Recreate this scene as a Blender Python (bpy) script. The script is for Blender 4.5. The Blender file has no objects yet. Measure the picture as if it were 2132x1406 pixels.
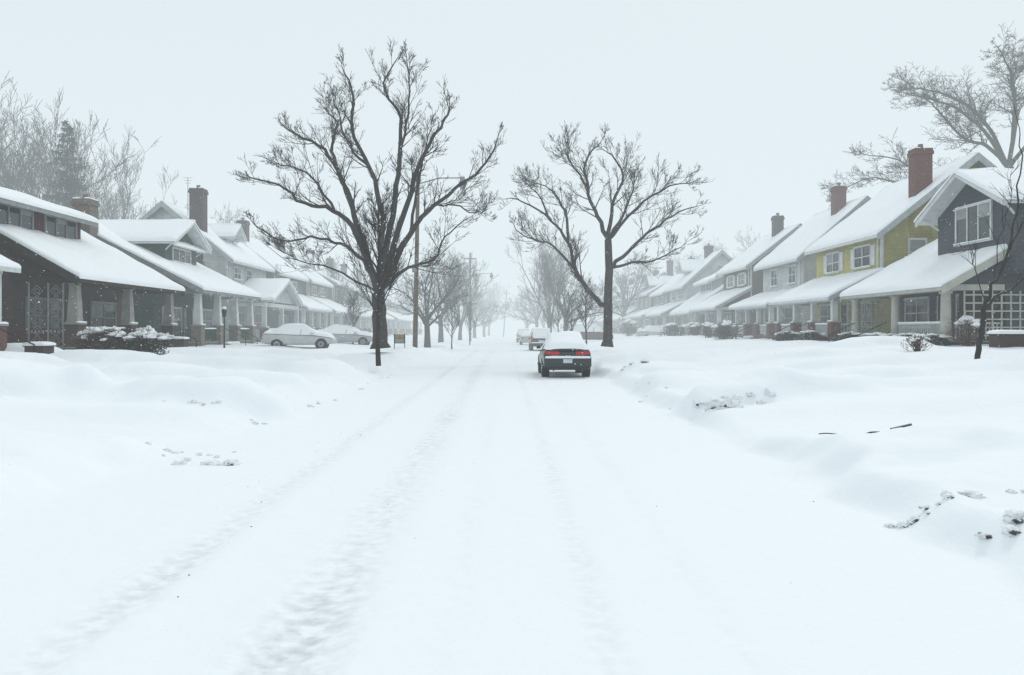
import bpy, math, random
from mathutils import Vector, Matrix, noise
random.seed(7)
R=random.random
def U(a,b): return a+(b-a)*random.random()
SC=bpy.context.scene
F=1658.0; VX=1050.0; HY=688.0; CH=1.7
def px(x,y,d): return Vector(((x-VX)*d/F, d, CH-(y-HY)*d/F))

# ---------------------------------------------------------------- materials
def newmat(name):
    m=bpy.data.materials.new(name); m.use_nodes=True
    nt=m.node_tree; b=nt.nodes['Principled BSDF']
    return m,nt,b
def N(nt,t,**k):
    n=nt.nodes.new(t)
    for a,v in k.items(): setattr(n,a,v)
    return n
def basic(name,col,rough=.7,var=.15,scale=3.0,bump=0.0,bscale=30,metal=0,spec=.3,snow=0.0):
    m,nt,b=newmat(name); L=nt.links
    tc=N(nt,'ShaderNodeTexCoord')
    nz=N(nt,'ShaderNodeTexNoise'); nz.inputs['Scale'].default_value=scale; nz.inputs['Detail'].default_value=5
    L.new(tc.outputs['Object'],nz.inputs['Vector'])
    mr=N(nt,'ShaderNodeMapRange'); mr.inputs['From Min'].default_value=.3; mr.inputs['From Max'].default_value=.7
    mr.inputs['To Min'].default_value=1-var; mr.inputs['To Max'].default_value=1+var
    L.new(nz.outputs['Fac'],mr.inputs['Value'])
    mx=N(nt,'ShaderNodeVectorMath',operation='SCALE'); mx.inputs[0].default_value=col[:3]
    L.new(mr.outputs['Result'],mx.inputs['Scale'])
    out=mx.outputs['Vector']
    if snow>0:
        ge=N(nt,'ShaderNodeNewGeometry'); sp=N(nt,'ShaderNodeSeparateXYZ'); L.new(ge.outputs['Normal'],sp.inputs[0])
        m2=N(nt,'ShaderNodeMapRange'); m2.inputs['From Min'].default_value=.55; m2.inputs['From Max'].default_value=.9
        m2.inputs['To Max'].default_value=snow
        L.new(sp.outputs['Z'],m2.inputs['Value'])
        mc=N(nt,'ShaderNodeMix',data_type='RGBA'); L.new(m2.outputs['Result'],mc.inputs['Factor'])
        L.new(out,mc.inputs['A']); mc.inputs['B'].default_value=(.8,.83,.86,1)
        out=mc.outputs['Result']
    L.new(out,b.inputs['Base Color'])
    b.inputs['Roughness'].default_value=rough; b.inputs['Metallic'].default_value=metal
    b.inputs['Specular IOR Level'].default_value=spec
    if bump>0:
        n2=N(nt,'ShaderNodeTexNoise'); n2.inputs['Scale'].default_value=bscale; n2.inputs['Detail'].default_value=6
        L.new(tc.outputs['Object'],n2.inputs['Vector'])
        bp=N(nt,'ShaderNodeBump'); bp.inputs['Strength'].default_value=bump; bp.inputs['Distance'].default_value=.05
        L.new(n2.outputs['Fac'],bp.inputs['Height']); L.new(bp.outputs['Normal'],b.inputs['Normal'])
    return m
def siding(name,col,pitch=.14,vert=False):
    m,nt,b=newmat(name); L=nt.links
    tc=N(nt,'ShaderNodeTexCoord'); sp=N(nt,'ShaderNodeSeparateXYZ'); L.new(tc.outputs['Object'],sp.inputs[0])
    dv=N(nt,'ShaderNodeMath',operation='DIVIDE'); dv.inputs[1].default_value=pitch; L.new(sp.outputs['Z'],dv.inputs[0])
    fr=N(nt,'ShaderNodeMath',operation='FRACT'); L.new(dv.outputs[0],fr.inputs[0])
    bp=N(nt,'ShaderNodeBump'); bp.invert=True; bp.inputs['Strength'].default_value=.9; bp.inputs['Distance'].default_value=.03
    L.new(fr.outputs[0],bp.inputs['Height']); L.new(bp.outputs['Normal'],b.inputs['Normal'])
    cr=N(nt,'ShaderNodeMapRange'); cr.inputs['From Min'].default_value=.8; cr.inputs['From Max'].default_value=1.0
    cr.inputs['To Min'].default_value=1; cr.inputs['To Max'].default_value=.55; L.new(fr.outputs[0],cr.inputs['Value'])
    nz=N(nt,'ShaderNodeTexNoise'); nz.inputs['Scale'].default_value=1.2; nz.inputs['Detail'].default_value=6; L.new(tc.outputs['Object'],nz.inputs['Vector'])
    mr=N(nt,'ShaderNodeMapRange'); mr.inputs['From Min'].default_value=.3; mr.inputs['From Max'].default_value=.7
    mr.inputs['To Min'].default_value=.78; mr.inputs['To Max'].default_value=1.1; L.new(nz.outputs['Fac'],mr.inputs['Value'])
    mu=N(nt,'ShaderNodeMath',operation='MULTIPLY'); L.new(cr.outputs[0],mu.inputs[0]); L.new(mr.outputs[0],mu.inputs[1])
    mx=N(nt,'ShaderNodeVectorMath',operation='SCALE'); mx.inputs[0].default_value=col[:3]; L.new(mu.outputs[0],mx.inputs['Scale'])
    L.new(mx.outputs['Vector'],b.inputs['Base Color']); b.inputs['Roughness'].default_value=.65; b.inputs['Specular IOR Level'].default_value=.25
    return m
def brick(name,c1,c2,mort=(.3,.28,.26),sc=1.0):
    m,nt,b=newmat(name); L=nt.links
    tc=N(nt,'ShaderNodeTexCoord'); sp=N(nt,'ShaderNodeSeparateXYZ'); L.new(tc.outputs['Object'],sp.inputs[0])
    ad=N(nt,'ShaderNodeMath',operation='ADD'); L.new(sp.outputs['X'],ad.inputs[0]); L.new(sp.outputs['Y'],ad.inputs[1])
    cb=N(nt,'ShaderNodeCombineXYZ'); L.new(ad.outputs[0],cb.inputs['X']); L.new(sp.outputs['Z'],cb.inputs['Y'])
    bt=N(nt,'ShaderNodeTexBrick'); bt.inputs['Scale'].default_value=4.0*sc
    bt.inputs['Color1'].default_value=(*c1,1); bt.inputs['Color2'].default_value=(*c2,1); bt.inputs['Mortar'].default_value=(*mort,1)
    bt.inputs['Mortar Size'].default_value=.03
    L.new(cb.outputs[0],bt.inputs['Vector']); L.new(bt.outputs['Color'],b.inputs['Base Color']); b.inputs['Roughness'].default_value=.85
    return m
def snowmat(name,track=False):
    m,nt,b=newmat(name); L=nt.links
    tc=N(nt,'ShaderNodeTexCoord')
    n1=N(nt,'ShaderNodeTexNoise'); n1.inputs['Scale'].default_value=2.2; n1.inputs['Detail'].default_value=8; n1.inputs['Roughness'].default_value=.55
    n2=N(nt,'ShaderNodeTexNoise'); n2.inputs['Scale'].default_value=28; n2.inputs['Detail'].default_value=4
    L.new(tc.outputs['Object'],n1.inputs['Vector']); L.new(tc.outputs['Object'],n2.inputs['Vector'])
    b1=N(nt,'ShaderNodeBump'); b1.inputs['Strength'].default_value=.4; b1.inputs['Distance'].default_value=.07
    b2=N(nt,'ShaderNodeBump'); b2.inputs['Strength'].default_value=.2; b2.inputs['Distance'].default_value=.012
    L.new(n1.outputs['Fac'],b1.inputs['Height']); L.new(n2.outputs['Fac'],b2.inputs['Height'])
    L.new(b1.outputs['Normal'],b2.inputs['Normal']); L.new(b2.outputs['Normal'],b.inputs['Normal'])
    if track:
        at=N(nt,'ShaderNodeAttribute'); at.attribute_name='packed'
        n3=N(nt,'ShaderNodeTexNoise'); n3.inputs['Scale'].default_value=9; n3.inputs['Detail'].default_value=8
        L.new(tc.outputs['Object'],n3.inputs['Vector'])
        mr=N(nt,'ShaderNodeMapRange'); mr.inputs['From Min'].default_value=.38; mr.inputs['From Max'].default_value=.7
        L.new(n3.outputs['Fac'],mr.inputs['Value'])
        mu=N(nt,'ShaderNodeMath',operation='MULTIPLY'); L.new(at.outputs['Fac'],mu.inputs[0]); L.new(mr.outputs[0],mu.inputs[1])
        mc=N(nt,'ShaderNodeMix',data_type='RGBA'); L.new(mu.outputs[0],mc.inputs['Factor'])
        mc.inputs['A'].default_value=(.90,.93,.95,1); mc.inputs['B'].default_value=(.56,.58,.6,1)
        L.new(mc.outputs['Result'],b.inputs['Base Color'])
    else: b.inputs['Base Color'].default_value=(.9,.925,.94,1)
    b.inputs['Roughness'].default_value=.75; b.inputs['Specular IOR Level'].default_value=.2
    return m
SNOW=snowmat('snow'); GSNOW=snowmat('ground_snow',True)
GLASS=basic('window_glass',(.03,.035,.04),.08,.3,1.5,spec=.5)
BLIND=basic('window_blind',(.3,.31,.3),.8,.2,2)
WHITE=basic('white_paint',(.6,.62,.62),.55,.1)
BARGE=basic('barge_board',(.34,.36,.37),.65,.15)
CREAM=basic('cream_trim',(.44,.44,.39),.6,.12)
GREYT=basic('grey_trim',(.26,.27,.27),.7,.15)
BROWN=basic('dark_timber',(.035,.027,.023),.75,.3)
RED=basic('red_paint',(.11,.025,.022),.6,.2)
STUC=basic('stucco',(.3,.29,.27),.9,.15,bump=.4)
BRK=brick('red_brick',(.16,.04,.03),(.10,.03,.025),(.16,.13,.12))
BRKD=brick('dark_brick',(.06,.028,.024),(.038,.02,.018),(.08,.07,.065))
STONE=brick('stone_brick',(.22,.175,.13),(.12,.1,.085),(.18,.17,.16),.7)
BARK=basic('bark',(.045,.038,.035),.95,.35,6,.5,25,snow=.25)
BARKD=basic('bark_dark',(.028,.023,.022),.95,.35,6,.4,30,snow=.45)
BARKG=basic('bark_grey',(.07,.065,.063),.95,.3,6,.4,25,snow=.3)
TWIG=basic('shrub_twigs',(.1,.055,.04),.95,.3,8,snow=.6)
NEED=basic('needles',(.018,.028,.025),.9,.4,3,snow=.15)
EVER=basic('evergreen_leaves',(.03,.045,.028),.9,.4,6,snow=.5)
POLE=basic('pole_wood',(.13,.1,.075),.9,.25,3,.3,20)
METAL=basic('metal_grey',(.25,.26,.27),.5,.1,metal=.5)
BLACK=basic('black_metal',(.015,.015,.017),.5,.2)
RUB=basic('rubber',(.015,.015,.015),.85,.2)
DIRT=basic('dirt',(.09,.085,.08),.95,.4,20)
S_GREEN=siding('green_siding',(.04,.08,.062)); S_WHITE=siding('white_siding',(.56,.59,.59)); S_YEL=siding('yellow_siding',(.5,.46,.15))
S_GREY=siding('grey_shingle',(.055,.065,.08),.2); S_BLUE=siding('bluegrey_siding',(.34,.4,.43)); S_BRN=siding('brown_siding',(.13,.09,.075))
S_TAN=siding('tan_siding',(.25,.23,.19)); S_DRED=siding('dark_red_siding',(.085,.025,.025)); S_GR2=siding('mid_grey_siding',(.17,.19,.19))
ICE=basic('ice',(.7,.75,.78),.15,.05,spec=.6)

# ---------------------------------------------------------------- mesh builder
class MB:
    def __init__(s,side=None): s.v=[]; s.f=[]; s.m=[]; s.mats=[]; s.side=side
    def mi(s,mat):
        if mat not in s.mats: s.mats.append(mat)
        return s.mats.index(mat)
    def P(s,u,v,z): return (s.side*u,v,z) if s.side else (u,v,z)
    def addv(s,pts):
        n=len(s.v); s.v.extend(pts); return n
    def face(s,idx,mat): s.f.append(tuple(idx)); s.m.append(s.mi(mat))
    def prism(s,A,B,mat):
        n=len(A); a=s.addv([s.P(*p) for p in A]); b=s.addv([s.P(*p) for p in B])
        s.face([a+n-1-i for i in range(n)],mat); s.face([b+i for i in range(n)],mat)
        for i in range(n):
            j=(i+1)%n; s.face([a+i,a+j,b+j,b+i],mat)
    def box(s,u0,u1,v0,v1,z0,z1,mat):
        s.prism([(u0,v0,z0),(u1,v0,z0),(u1,v1,z0),(u0,v1,z0)],[(u0,v0,z1),(u1,v0,z1),(u1,v1,z1),(u0,v1,z1)],mat)
    def pv(s,prof,v0,v1,mat): s.prism([(u,v0,z) for u,z in prof],[(u,v1,z) for u,z in prof],mat)
    def pu(s,prof,u0,u1,mat): s.prism([(u0,v,z) for v,z in prof],[(u1,v,z) for v,z in prof],mat)
    def frus(s,u,v,z0,z1,r0,r1,n,mat,rot=0):
        A=[(u+r0*math.cos(rot+2*math.pi*i/n),v+r0*math.sin(rot+2*math.pi*i/n),z0) for i in range(n)]
        B=[(u+r1*math.cos(rot+2*math.pi*i/n),v+r1*math.sin(rot+2*math.pi*i/n),z1) for i in range(n)]
        s.prism(A,B,mat)
    def bar(s,a,b,r,mat,n=4):
        s.tube([Vector(s.P(*a)),Vector(s.P(*b))],[r,r],n,mat,cap=True)
    def tube(s,pts,rad,n,mat,cap=False):
        prev=None; ref=None
        for i,p in enumerate(pts):
            t=(pts[min(i+1,len(pts)-1)]-pts[max(i-1,0)])
            if t.length<1e-6: t=Vector((0,0,1))
            t.normalize()
            if ref is None: ref=t.orthogonal().normalized()
            else:
                ref=ref-t*ref.dot(t)
                if ref.length<1e-4: ref=t.orthogonal()
                ref.normalize()
            bn=t.cross(ref); r=rad[i]
            k=s.addv([tuple(p+ref*(r*math.cos(6.28318*j/n))+bn*(r*math.sin(6.28318*j/n))) for j in range(n)])
            if prev is not None:
                for j in range(n):
                    j2=(j+1)%n; s.face([prev+j,prev+j2,k+j2,k+j],mat)
            elif cap: s.face([k+j for j in range(n)][::-1],mat)
            prev=k
        if cap: s.face([prev+j for j in range(n)],mat)
    def snowq(s,p00,p10,p11,p01,t=.2,mat=None,step=.45,amp=.25):
        """snow blanket on a roof quad"""
        mat=mat or SNOW
        c=[Vector(p) for p in (p00,p10,p11,p01)]
        La=((c[1]-c[0]).length+(c[2]-c[3]).length)/2; Lb=((c[3]-c[0]).length+(c[2]-c[1]).length)/2
        def ticks(L):
            e=[0,.0001,.05,.13,.26]; e=[x for x in e if x<L/2]
            n=max(1,int((L-.52)/step)); mid=[.26+(L-.52)*i/n for i in range(1,n)] if L>.6 else []
            return e+mid+[L-x for x in reversed(e)]
        A=ticks(La); B=ticks(Lb); k=len(s.v); na=len(A); nb=len(B)
        for a in A:
            for b in B:
                fa=a/La; fb=b/Lb
                p=(c[0]*(1-fa)+c[1]*fa)*(1-fb)+(c[3]*(1-fa)+c[2]*fa)*fb
                e=min(a,La-a,b,Lb-b)
                if e<=0: h=-.02
                else:
                    q=1-min(1,e/.26); h=t*(.42+.58*math.sqrt(max(0,1-q*q)))
                    h*=1+amp*noise.noise(Vector((p.x*.9,p.y*.9,p.z+7)))*1.6
                    h+=.02*noise.noise(p*3)
                s.v.append(s.P(p.x,p.y,p.z+h))
        for i in range(na-1):
            for j in range(nb-1):
                s.face([k+i*nb+j,k+(i+1)*nb+j,k+(i+1)*nb+j+1,k+i*nb+j+1],mat)
    def blob(s,c,rx,ry,rz,mat,amp=.25,fr=1.6,nu=14,nv=8,seed=0,flat=False):
        k=len(s.v); c=Vector(c)
        for i in range(nv+1):
            th=math.pi*i/nv
            for j in range(nu):
                ph=2*math.pi*j/nu
                d=Vector((math.sin(th)*math.cos(ph),math.sin(th)*math.sin(ph),math.cos(th)))
                q=1+amp*noise.noise(d*fr+Vector((seed*3.1,seed*1.7,seed)))*1.5+amp*.4*noise.noise(d*fr*3+Vector((seed,0,0)))
                z=d.z*rz*q
                if flat and z<0: z*=.25
                s.v.append(s.P(c.x+d.x*rx*q,c.y+d.y*ry*q,c.z+z))
        for i in range(nv):
            for j in range(nu):
                j2=(j+1)%nu; s.face([k+i*nu+j,k+(i+1)*nu+j,k+(i+1)*nu+j2,k+i*nu+j2],mat)
    def build(s,name,parent=None,smooth=False,bevel=0):
        me=bpy.data.meshes.new(name)
        f=s.f if s.side!=-1 else [tuple(reversed(q)) for q in s.f]
        me.from_pydata([tuple(p) for p in s.v],[],f)
        for m in s.mats: me.materials.append(m)
        me.polygons.foreach_set('material_index',s.m)
        if smooth: me.polygons.foreach_set('use_smooth',[True]*len(s.f))
        me.validate(); me.update()
        o=bpy.data.objects.new(name,me); SC.collection.objects.link(o)
        if parent: o.parent=parent
        if bevel:
            b=o.modifiers.new('b','BEVEL'); b.width=bevel; b.segments=2; b.limit_method='ANGLE'
        return o
def empty(name,loc=(0,0,0)):
    e=bpy.data.objects.new(name,None); SC.collection.objects.link(e); e.location=loc; return e

# ---------------------------------------------------------------- terrain
def sm(x,a,b):
    t=max(0,min(1,(x-a)/(b-a))); return t*t*(3-2*t)
MOUNDS=[(-5.5,15.2,1.5,.75,.5),(-7.3,15.8,1.0,.7,.3),(-9.8,15.4,1.7,.9,.55),(-12.5,14,2,1.3,.4),(-11.5,18.5,1.5,.9,.35),(4.9,15.9,1.2,.6,.4),(6.4,16.2,1.3,.7,.34),(8.4,16.4,1.4,.7,.2),(4.6,9.3,1.1,.8,.15),(6.6,9.2,1.5,1.2,.2),(5.2,7.4,1.2,.7,.1),
 (-6.6,20.5,1.4,.9,.4),(-9,21.8,1.6,.8,.35),(-5.9,25.5,1.4,1.2,.45),(-8.5,27,2.5,.9,.4),(-13.5,27,2,1.1,.5),(-17.5,29,1.5,1.0,.5),(-15.5,24,2,1,.4),(4.8,21,1.1,1.4,.35),(5.2,26,1.2,1.6,.4),(8.5,19.5,1.8,.8,.35),(10.5,24,2,.9,.35),(14,30,1.8,1.0,.4),(7.5,33,2.2,1,.4),(12.5,20.5,1.5,.9,.25),(10.5,29,1.5,.8,.3),
 (-7.2,9.6,1.6,1.0,.15),(-6,33,1.3,1.6,.4),(-6,39,1.3,2,.4),(-6,47,1.3,3,.4),(5,34,1.1,1.6,.4),(5,40,1.2,3,.35),(5,48,1.2,3,.35),(-12,35,3,1,.35),(-10.5,42,2,1,.3)]
TR=[(-2.37,.15,.03),(-1.13,.24,.03),(.56,.09,.016),(1.3,.1,.007),(-.3,.1,.005)]
def H(x,y):
    n1=noise.noise(Vector((x*.13,y*.13,1.3))); n2=noise.noise(Vector((x*.42,y*.42,5.1))); n3=noise.noise(Vector((x*1.3,y*1.3,9.7)))
    if x>0:
        e=x-3.4+.55*noise.noise(Vector((0,y*.35,3)))+.25*noise.noise(Vector((3,y*1.3,3)))
        z=sm(e,0,.5)*.3+sm(e,1.2,14)*.78
        gap=math.exp(-((y-12.6)/1.35)**4)*(1-sm(x,6.5,11))
    else:
        e=-4.45-x+.6*noise.noise(Vector((0,y*.3,8)))+.25*noise.noise(Vector((3,y*1.2,6)))
        z=sm(e,0,.9)*.3+sm(e,1.5,12)*.46
        gap=math.exp(-((y-12.3)/1.2)**4)*(1-sm(-x,7,10.5))
    w=sm(e,0,2)
    fade=1-sm(abs(x),30,60)
    far=1-sm(y,90,160)
    z+=w*(n1*.22+n2*.16+abs(n3)*.05)*fade*(.4+.6*far)
    if y<60 and 0<e<16:
        n4=noise.noise(Vector((x*2.6,y*2.6,2.2)))
        z+=.05*max(0,n4+.1)*sm(e,0,.25)*(1-sm(e,.8,3)*.85)
    z*=1-.6*gap
    z+=(1-w)*(n2*.02+n3*.008)
    for mx,my,rx,ry,h in MOUNDS:
        dx=(x-mx)/rx; dy=(y-my)/ry
        if abs(dx)<2.2 and abs(dy)<2.2:
            q=math.sqrt(dx*dx+dy*dy)+.3*n3+.25*n2
            z+=h*(.6*sm(1.35-q,0,.75)+.4*sm(1.7-q,0,1.6)+.14*n3*sm(1.3-q,0,.5))*sm(e,-.5,.2)
    return z
def track(x,y):
    if y>70: return 0,0
    dz=0;pk=0
    wob=.06*noise.noise(Vector((y*.08,0,2)))
    nz=noise.noise(Vector((x*5,y*2.2,4)))
    for c,w,dp in TR:
        t=(x-c-wob)/w
        if abs(t)<2.6:
            g=math.exp(-t*t); rim=math.exp(-(abs(t)-1.5)**2*4)
            k=.45+1.2*max(0,noise.noise(Vector((c*7,y*.35,1)))+.1)
            dz+=(-dp*g*(1+.6*nz)+dp*.45*rim*(1+1.6*nz))*k; pk+=g*dp/.035*k*.9
    return dz,min(1,pk)
def axis(segs):
    out=[segs[0][0]]
    for a,b,st in segs:
        n=max(1,int(round((b-a)/st)))
        out+= [a+(b-a)*i/n for i in range(1,n+1)]
    return out
xs=axis([(-900,-100,80),(-100,-34,6),(-34,-14,.4),(-14,-6,.15),(-6,6,.075),(6,14,.15),(14,34,.4),(34,100,6),(100,900,80)])
ys=axis([(-60,0,3),(0,2,.3),(2,14,.08),(14,30,.15),(30,60,.4),(60,140,2),(140,400,10),(400,1500,60)])
vv=[];pk=[]
for y in ys:
    for x in xs:
        z=H(x,y)
        p=0
        if -5<x<3.4 and y>-2:
            dz,p=track(x,y); z+=dz
        vv.append((x,y,z)); pk.append(p)
nx=len(xs); ff=[(i*nx+j,i*nx+j+1,(i+1)*nx+j+1,(i+1)*nx+j) for i in range(len(ys)-1) for j in range(nx-1)]
me=bpy.data.meshes.new('snow_ground'); me.from_pydata(vv,[],ff); me.materials.append(GSNOW)
me.polygons.foreach_set('use_smooth',[True]*len(ff))
at=me.attributes.new('packed','FLOAT','POINT'); at.data.foreach_set('value',pk)
g=bpy.data.objects.new('snow_ground',me); SC.collection.objects.link(g)

# ---------------------------------------------------------------- houses
def win_u(mb,u,v0,v1,z0,z1,n=1,fr=WHITE,split=True,shut=None):
    w=.1
    mb.box(u-.03,u+.02,v0,v1,z0,z1,GLASS)
    for i in range(n):
        if R()<.55:
            h=U(.2,.6)*(z1-z0); mb.box(u-.036,u-.031,v0+(v1-v0)*i/n+.02,v0+(v1-v0)*(i+1)/n-.02,z1-h,z1-.01,BLIND)
    mb.box(u-.08,u+.01,v0-w,v1+w,z1,z1+w*1.3,fr); mb.box(u-.12,u+.01,v0-w*1.3,v1+w*1.3,z0-w,z0,fr)
    for i in range(n+1):
        c=v0+(v1-v0)*i/n
        ww=w if i in(0,n) else w*.7
        a=c-ww if i==0 else (c if i==n else c-ww/2)
        mb.box(u-.075,u+.01,a,a+ww,z0,z1,fr)
    if split: mb.box(u-.055,u+.01,v0,v1,(z0+z1)/2-.03,(z0+z1)/2+.03,fr)
    if shut:
        mb.box(u-.06,u+.01,v0-w-.45,v0-w-.02,z0,z1,shut); mb.box(u-.06,u+.01,v1+w+.02,v1+w+.45,z0,z1,shut)
    mb.snowq((u-.16,v0-w,z0-.0),(u-.09,v0-w,z0),(u-.09,v1+w,z0),(u-.16,v1+w,z0),.06)
def win_v(mb,v,u0,u1,z0,z1,n=1,fr=WHITE):
    w=.1
    mb.box(u0,u1,v-.03,v+.02,z0,z1,GLASS)
    if R()<.6: mb.box(u0+.01,u1-.01,v-.036,v-.031,z1-U(.2,.6)*(z1-z0),z1-.01,BLIND)
    mb.box(u0-w,u1+w,v-.08,v+.01,z1,z1+w*1.3,fr); mb.box(u0-w,u1+w,v-.1,v+.01,z0-w,z0,fr)
    for i in range(n+1):
        c=u0+(u1-u0)*i/n
        ww=w if i in(0,n) else w*.7
        a=c-ww if i==0 else (c if i==n else c-ww/2)
        mb.box(a,a+ww,v-.075,v+.01,z0,z1,fr)
    mb.box(u0,u1,v-.055,v+.01,(z0+z1)/2-.03,(z0+z1)/2+.03,fr)
def gable(roof,snow,u0,u1,vc,hw,ze,za,trim,t=.2):
    th=.16
    roof.pu([(vc-hw,ze),(vc,za),(vc+hw,ze),(vc+hw,ze-th),(vc,za-th),(vc-hw,ze-th)],u0,u1,trim)
    roof.pu([(vc-hw-.03,ze+.02),(vc,za+.05),(vc+hw+.03,ze+.02),(vc+hw+.03,ze-.26),(vc,za-.26),(vc-hw-.03,ze-.26)],u0-.06,u0+.02,trim)
    snow.snowq((u0-.1,vc-hw-.08,ze),(u1,vc-hw-.08,ze),(u1,vc+.12,za),(u0-.1,vc+.12,za),t)
    snow.snowq((u0-.1,vc-.12,za),(u1,vc-.12,za),(u1,vc+hw+.08,ze),(u0-.1,vc+hw+.08,ze),t)
def chimney(e,side,u,v,zb,zt,w=.45,mat=BRK,d=None,ant=False):
    c=MB(side); d=d or w
    c.box(u-w,u+w,v-d,v+d,zb,zt-.35,mat); c.box(u-w-.06,u+w+.06,v-d-.06,v+d+.06,zt-.35,zt-.15,mat)
    c.box(u-w-.02,u+w+.02,v-d-.02,v+d+.02,zt-.15,zt,mat); c.frus(u,v,zt,zt+.3,.16,.14,10,STONE)
    c.snowq((u-w,v-d,zt),(u-.18,v-d,zt),(u-.18,v+d,zt),(u-w,v+d,zt),.1); c.snowq((u+.18,v-d,zt),(u+w,v-d,zt),(u+w,v+d,zt),(u+.18,v+d,zt),.1)
    if ant:
        c.bar((u+w+.3,v,zt-2),(u+w+.3,v,zt+.9),.025,METAL); 
        for k,z in enumerate((.85,.65,.45)): c.bar((u+w+.3-.35+.06*k,v,zt+z),(u+w+.3+.35-.06*k,v,zt+z+.03),.015,METAL)
    c.build('chimney',e)
def house(name,side,v0,v1,up=19.,uw=21.6,zb=1.15,pz=3.75,pslope=.5,kind='two',ze=7.4,zr=11.4,ur=26.8,wall=S_WHITE,wall1=None,trim=WHITE,
          fascia=None,cols=3,coltype='pier',colmat=WHITE,pier=BRK,dormer=None,chim=None,wins=((.2,.4),(.6,.8)),shut=None,lattice=None,porchgable=False,rail=WHITE,sidewins=True,icicle=False,barge=None,jet=.5):
    e=empty(name); wall1=wall1 or wall; fascia=fascia or trim; barge=barge or BARGE
    W=MB(side); RF=MB(side); SN=MB(side); T=MB(side); PC=MB(side)
    ub=2*ur-uw; th=.16
    if kind=='bung':
        sl=(zr-pz)/(ur-up); zw=pz+sl*(uw-up)
        W.pv([(uw,zb-1),(uw,zw-th),(ur,zr-th-.02),(ub,zw-th),(ub,zb-1)],v0,v1,wall1)
        RF.pv([(up-.35,pz-.35*sl),(ur,zr),(2*ur-up+2,pz),(2*ur-up+2,pz-th),(ur,zr-th),(up-.35,pz-.35*sl-th)],v0-.45,v1+.45,fascia)
        for a,b in ((v0-.52,v0-.44),(v1+.44,v1+.52)):
            RF.pv([(up-.4,pz-.4*sl+.04),(ur,zr+.04),(ur,zr-.32),(up-.4,pz-.4*sl-.32)],a,b,fascia)
        RF.box(up-.42,up-.36,v0-.44,v1+.44,pz-.35*sl-.2,pz-.35*sl+.03,fascia)
        SN.snowq((up-.45,v0-.46,pz-.4*sl),(ur+.1,v0-.46,zr),(ur+.1,v1+.46,zr),(up-.45,v1+.46,pz-.4*sl),.24)
        SN.snowq((ur-.1,v0-.46,zr),(2*ur-up+2,v0-.46,pz),(2*ur-up+2,v1+.46,pz),(ur-.1,v1+.46,zr),.2)
        W.pv([(up+.3,pz-.1),(uw+.01,zw-th-.02),(uw+.01,pz-.1)],v0+.02,v0+.12,wall)
        W.pv([(up+.3,pz-.1),(uw+.01,zw-th-.02),(uw+.01,pz-.1)],v1-.12,v1-.02,wall)
    else:
        sl=(zr-ze)/(ur-uw)
        W.pv([(uw,zb-1),(uw,ze),(ur,zr-.05),(ub,ze),(ub,zb-1)],v0,v1,wall)
        o=.55; eu=uw-o; ez=ze-o*sl+.12
        RF.pv([(eu,ez),(ur,zr+.12),(ub+o,ez),(ub+o,ez-th),(ur,zr+.12-th),(eu,ez-th)],v0-jet,v1+.5,GREYT)
        for a,b in ((v0-jet-.07,v0-jet+.01),(v1+.49,v1+.57)):
            RF.pv([(eu-.05,ez+.03),(ur,zr+.19),(ub+o+.05,ez+.03),(ub+o+.05,ez-.33),(ur,zr-.26),(eu-.05,ez-.33)],a,b,barge)
        RF.box(eu-.12,eu-.01,v0-jet+.01,v1+.49,ez-.2,ez-.03,trim)
        SN.snowq((eu-.1,v0-jet+.02,ez),(ur+.1,v0-jet+.02,zr+.12),(ur+.1,v1+.5,zr+.12),(eu-.1,v1+.5,ez),.2)
        SN.snowq((ur-.1,v0-jet+.02,zr+.12),(ub+o,v0-jet+.02,ez),(ub+o,v1+.5,ez),(ur-.1,v1+.5,zr+.12),.2)
        zw=pz+pslope*(uw-up)
        if porchgable:
            pc=(v0+v1)/2; 
            gable(RF,SN,up-.4,uw,pc,(v1-v0)/2-.6,pz+.1,pz+1.9,trim)
            PC.pu([(v0+1,pz),(pc,pz+1.6),(v1-1,pz)],up+.1,up+.2,wall)
        else:
            RF.pv([(up-.35,pz-.35*pslope),(uw+.0,zw),(uw,zw-.14),(up-.35,pz-.35*pslope-.14)],v0-.3,v1+.3,fascia)
            RF.box(up-.45,up-.36,v0-.3,v1+.3,pz-.35*pslope-.17,pz-.35*pslope-.01,trim)
            RF.pv([(up-.38,pz-.38*pslope+.03),(uw,zw+.03),(uw,zw-.24),(up-.38,pz-.38*pslope-.24)],v0-.36,v0-.3,barge)
            PC.pv([(up+.25,pz-.1),(uw,zw-.16),(uw,pz-.1)],v0+.02,v0+.12,wall)
            PC.pv([(up+.25,pz-.1),(uw,zw-.16),(uw,pz-.1)],v1-.12,v1-.02,wall)
            SN.snowq((up-.45,v0-.3,pz-.4*pslope),(uw+.02,v0-.3,zw),(uw+.02,v1+.3,zw),(up-.45,v1+.3,pz-.4*pslope),.2)
        L=v1-v0
        for a,b in wins:
            win_u(W,uw,v0+a*L,v0+b*L,max(zw+.35,5.3),ze-.75+.0,2 if (b-a)*L>1.3 else 1,trim,shut=shut)
        if sidewins:
            win_v(W,v0,uw+1.6,uw+2.5,5.5,6.9,1,trim); win_v(W,v0,uw+5.2,uw+6.1,5.5,6.9,1,trim); win_v(W,v0,ur-.5,ur+.5,8.2,9.3,1,trim)
        W.box(uw-.04,uw+.1,v0-.04,v0+.1,zb+3,ze-.02,trim)
        T.bar((uw-.12,v0+.25,zw),(uw-.12,v0+.25,ze-.4),.05,trim,6)
    L=v1-v0
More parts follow.
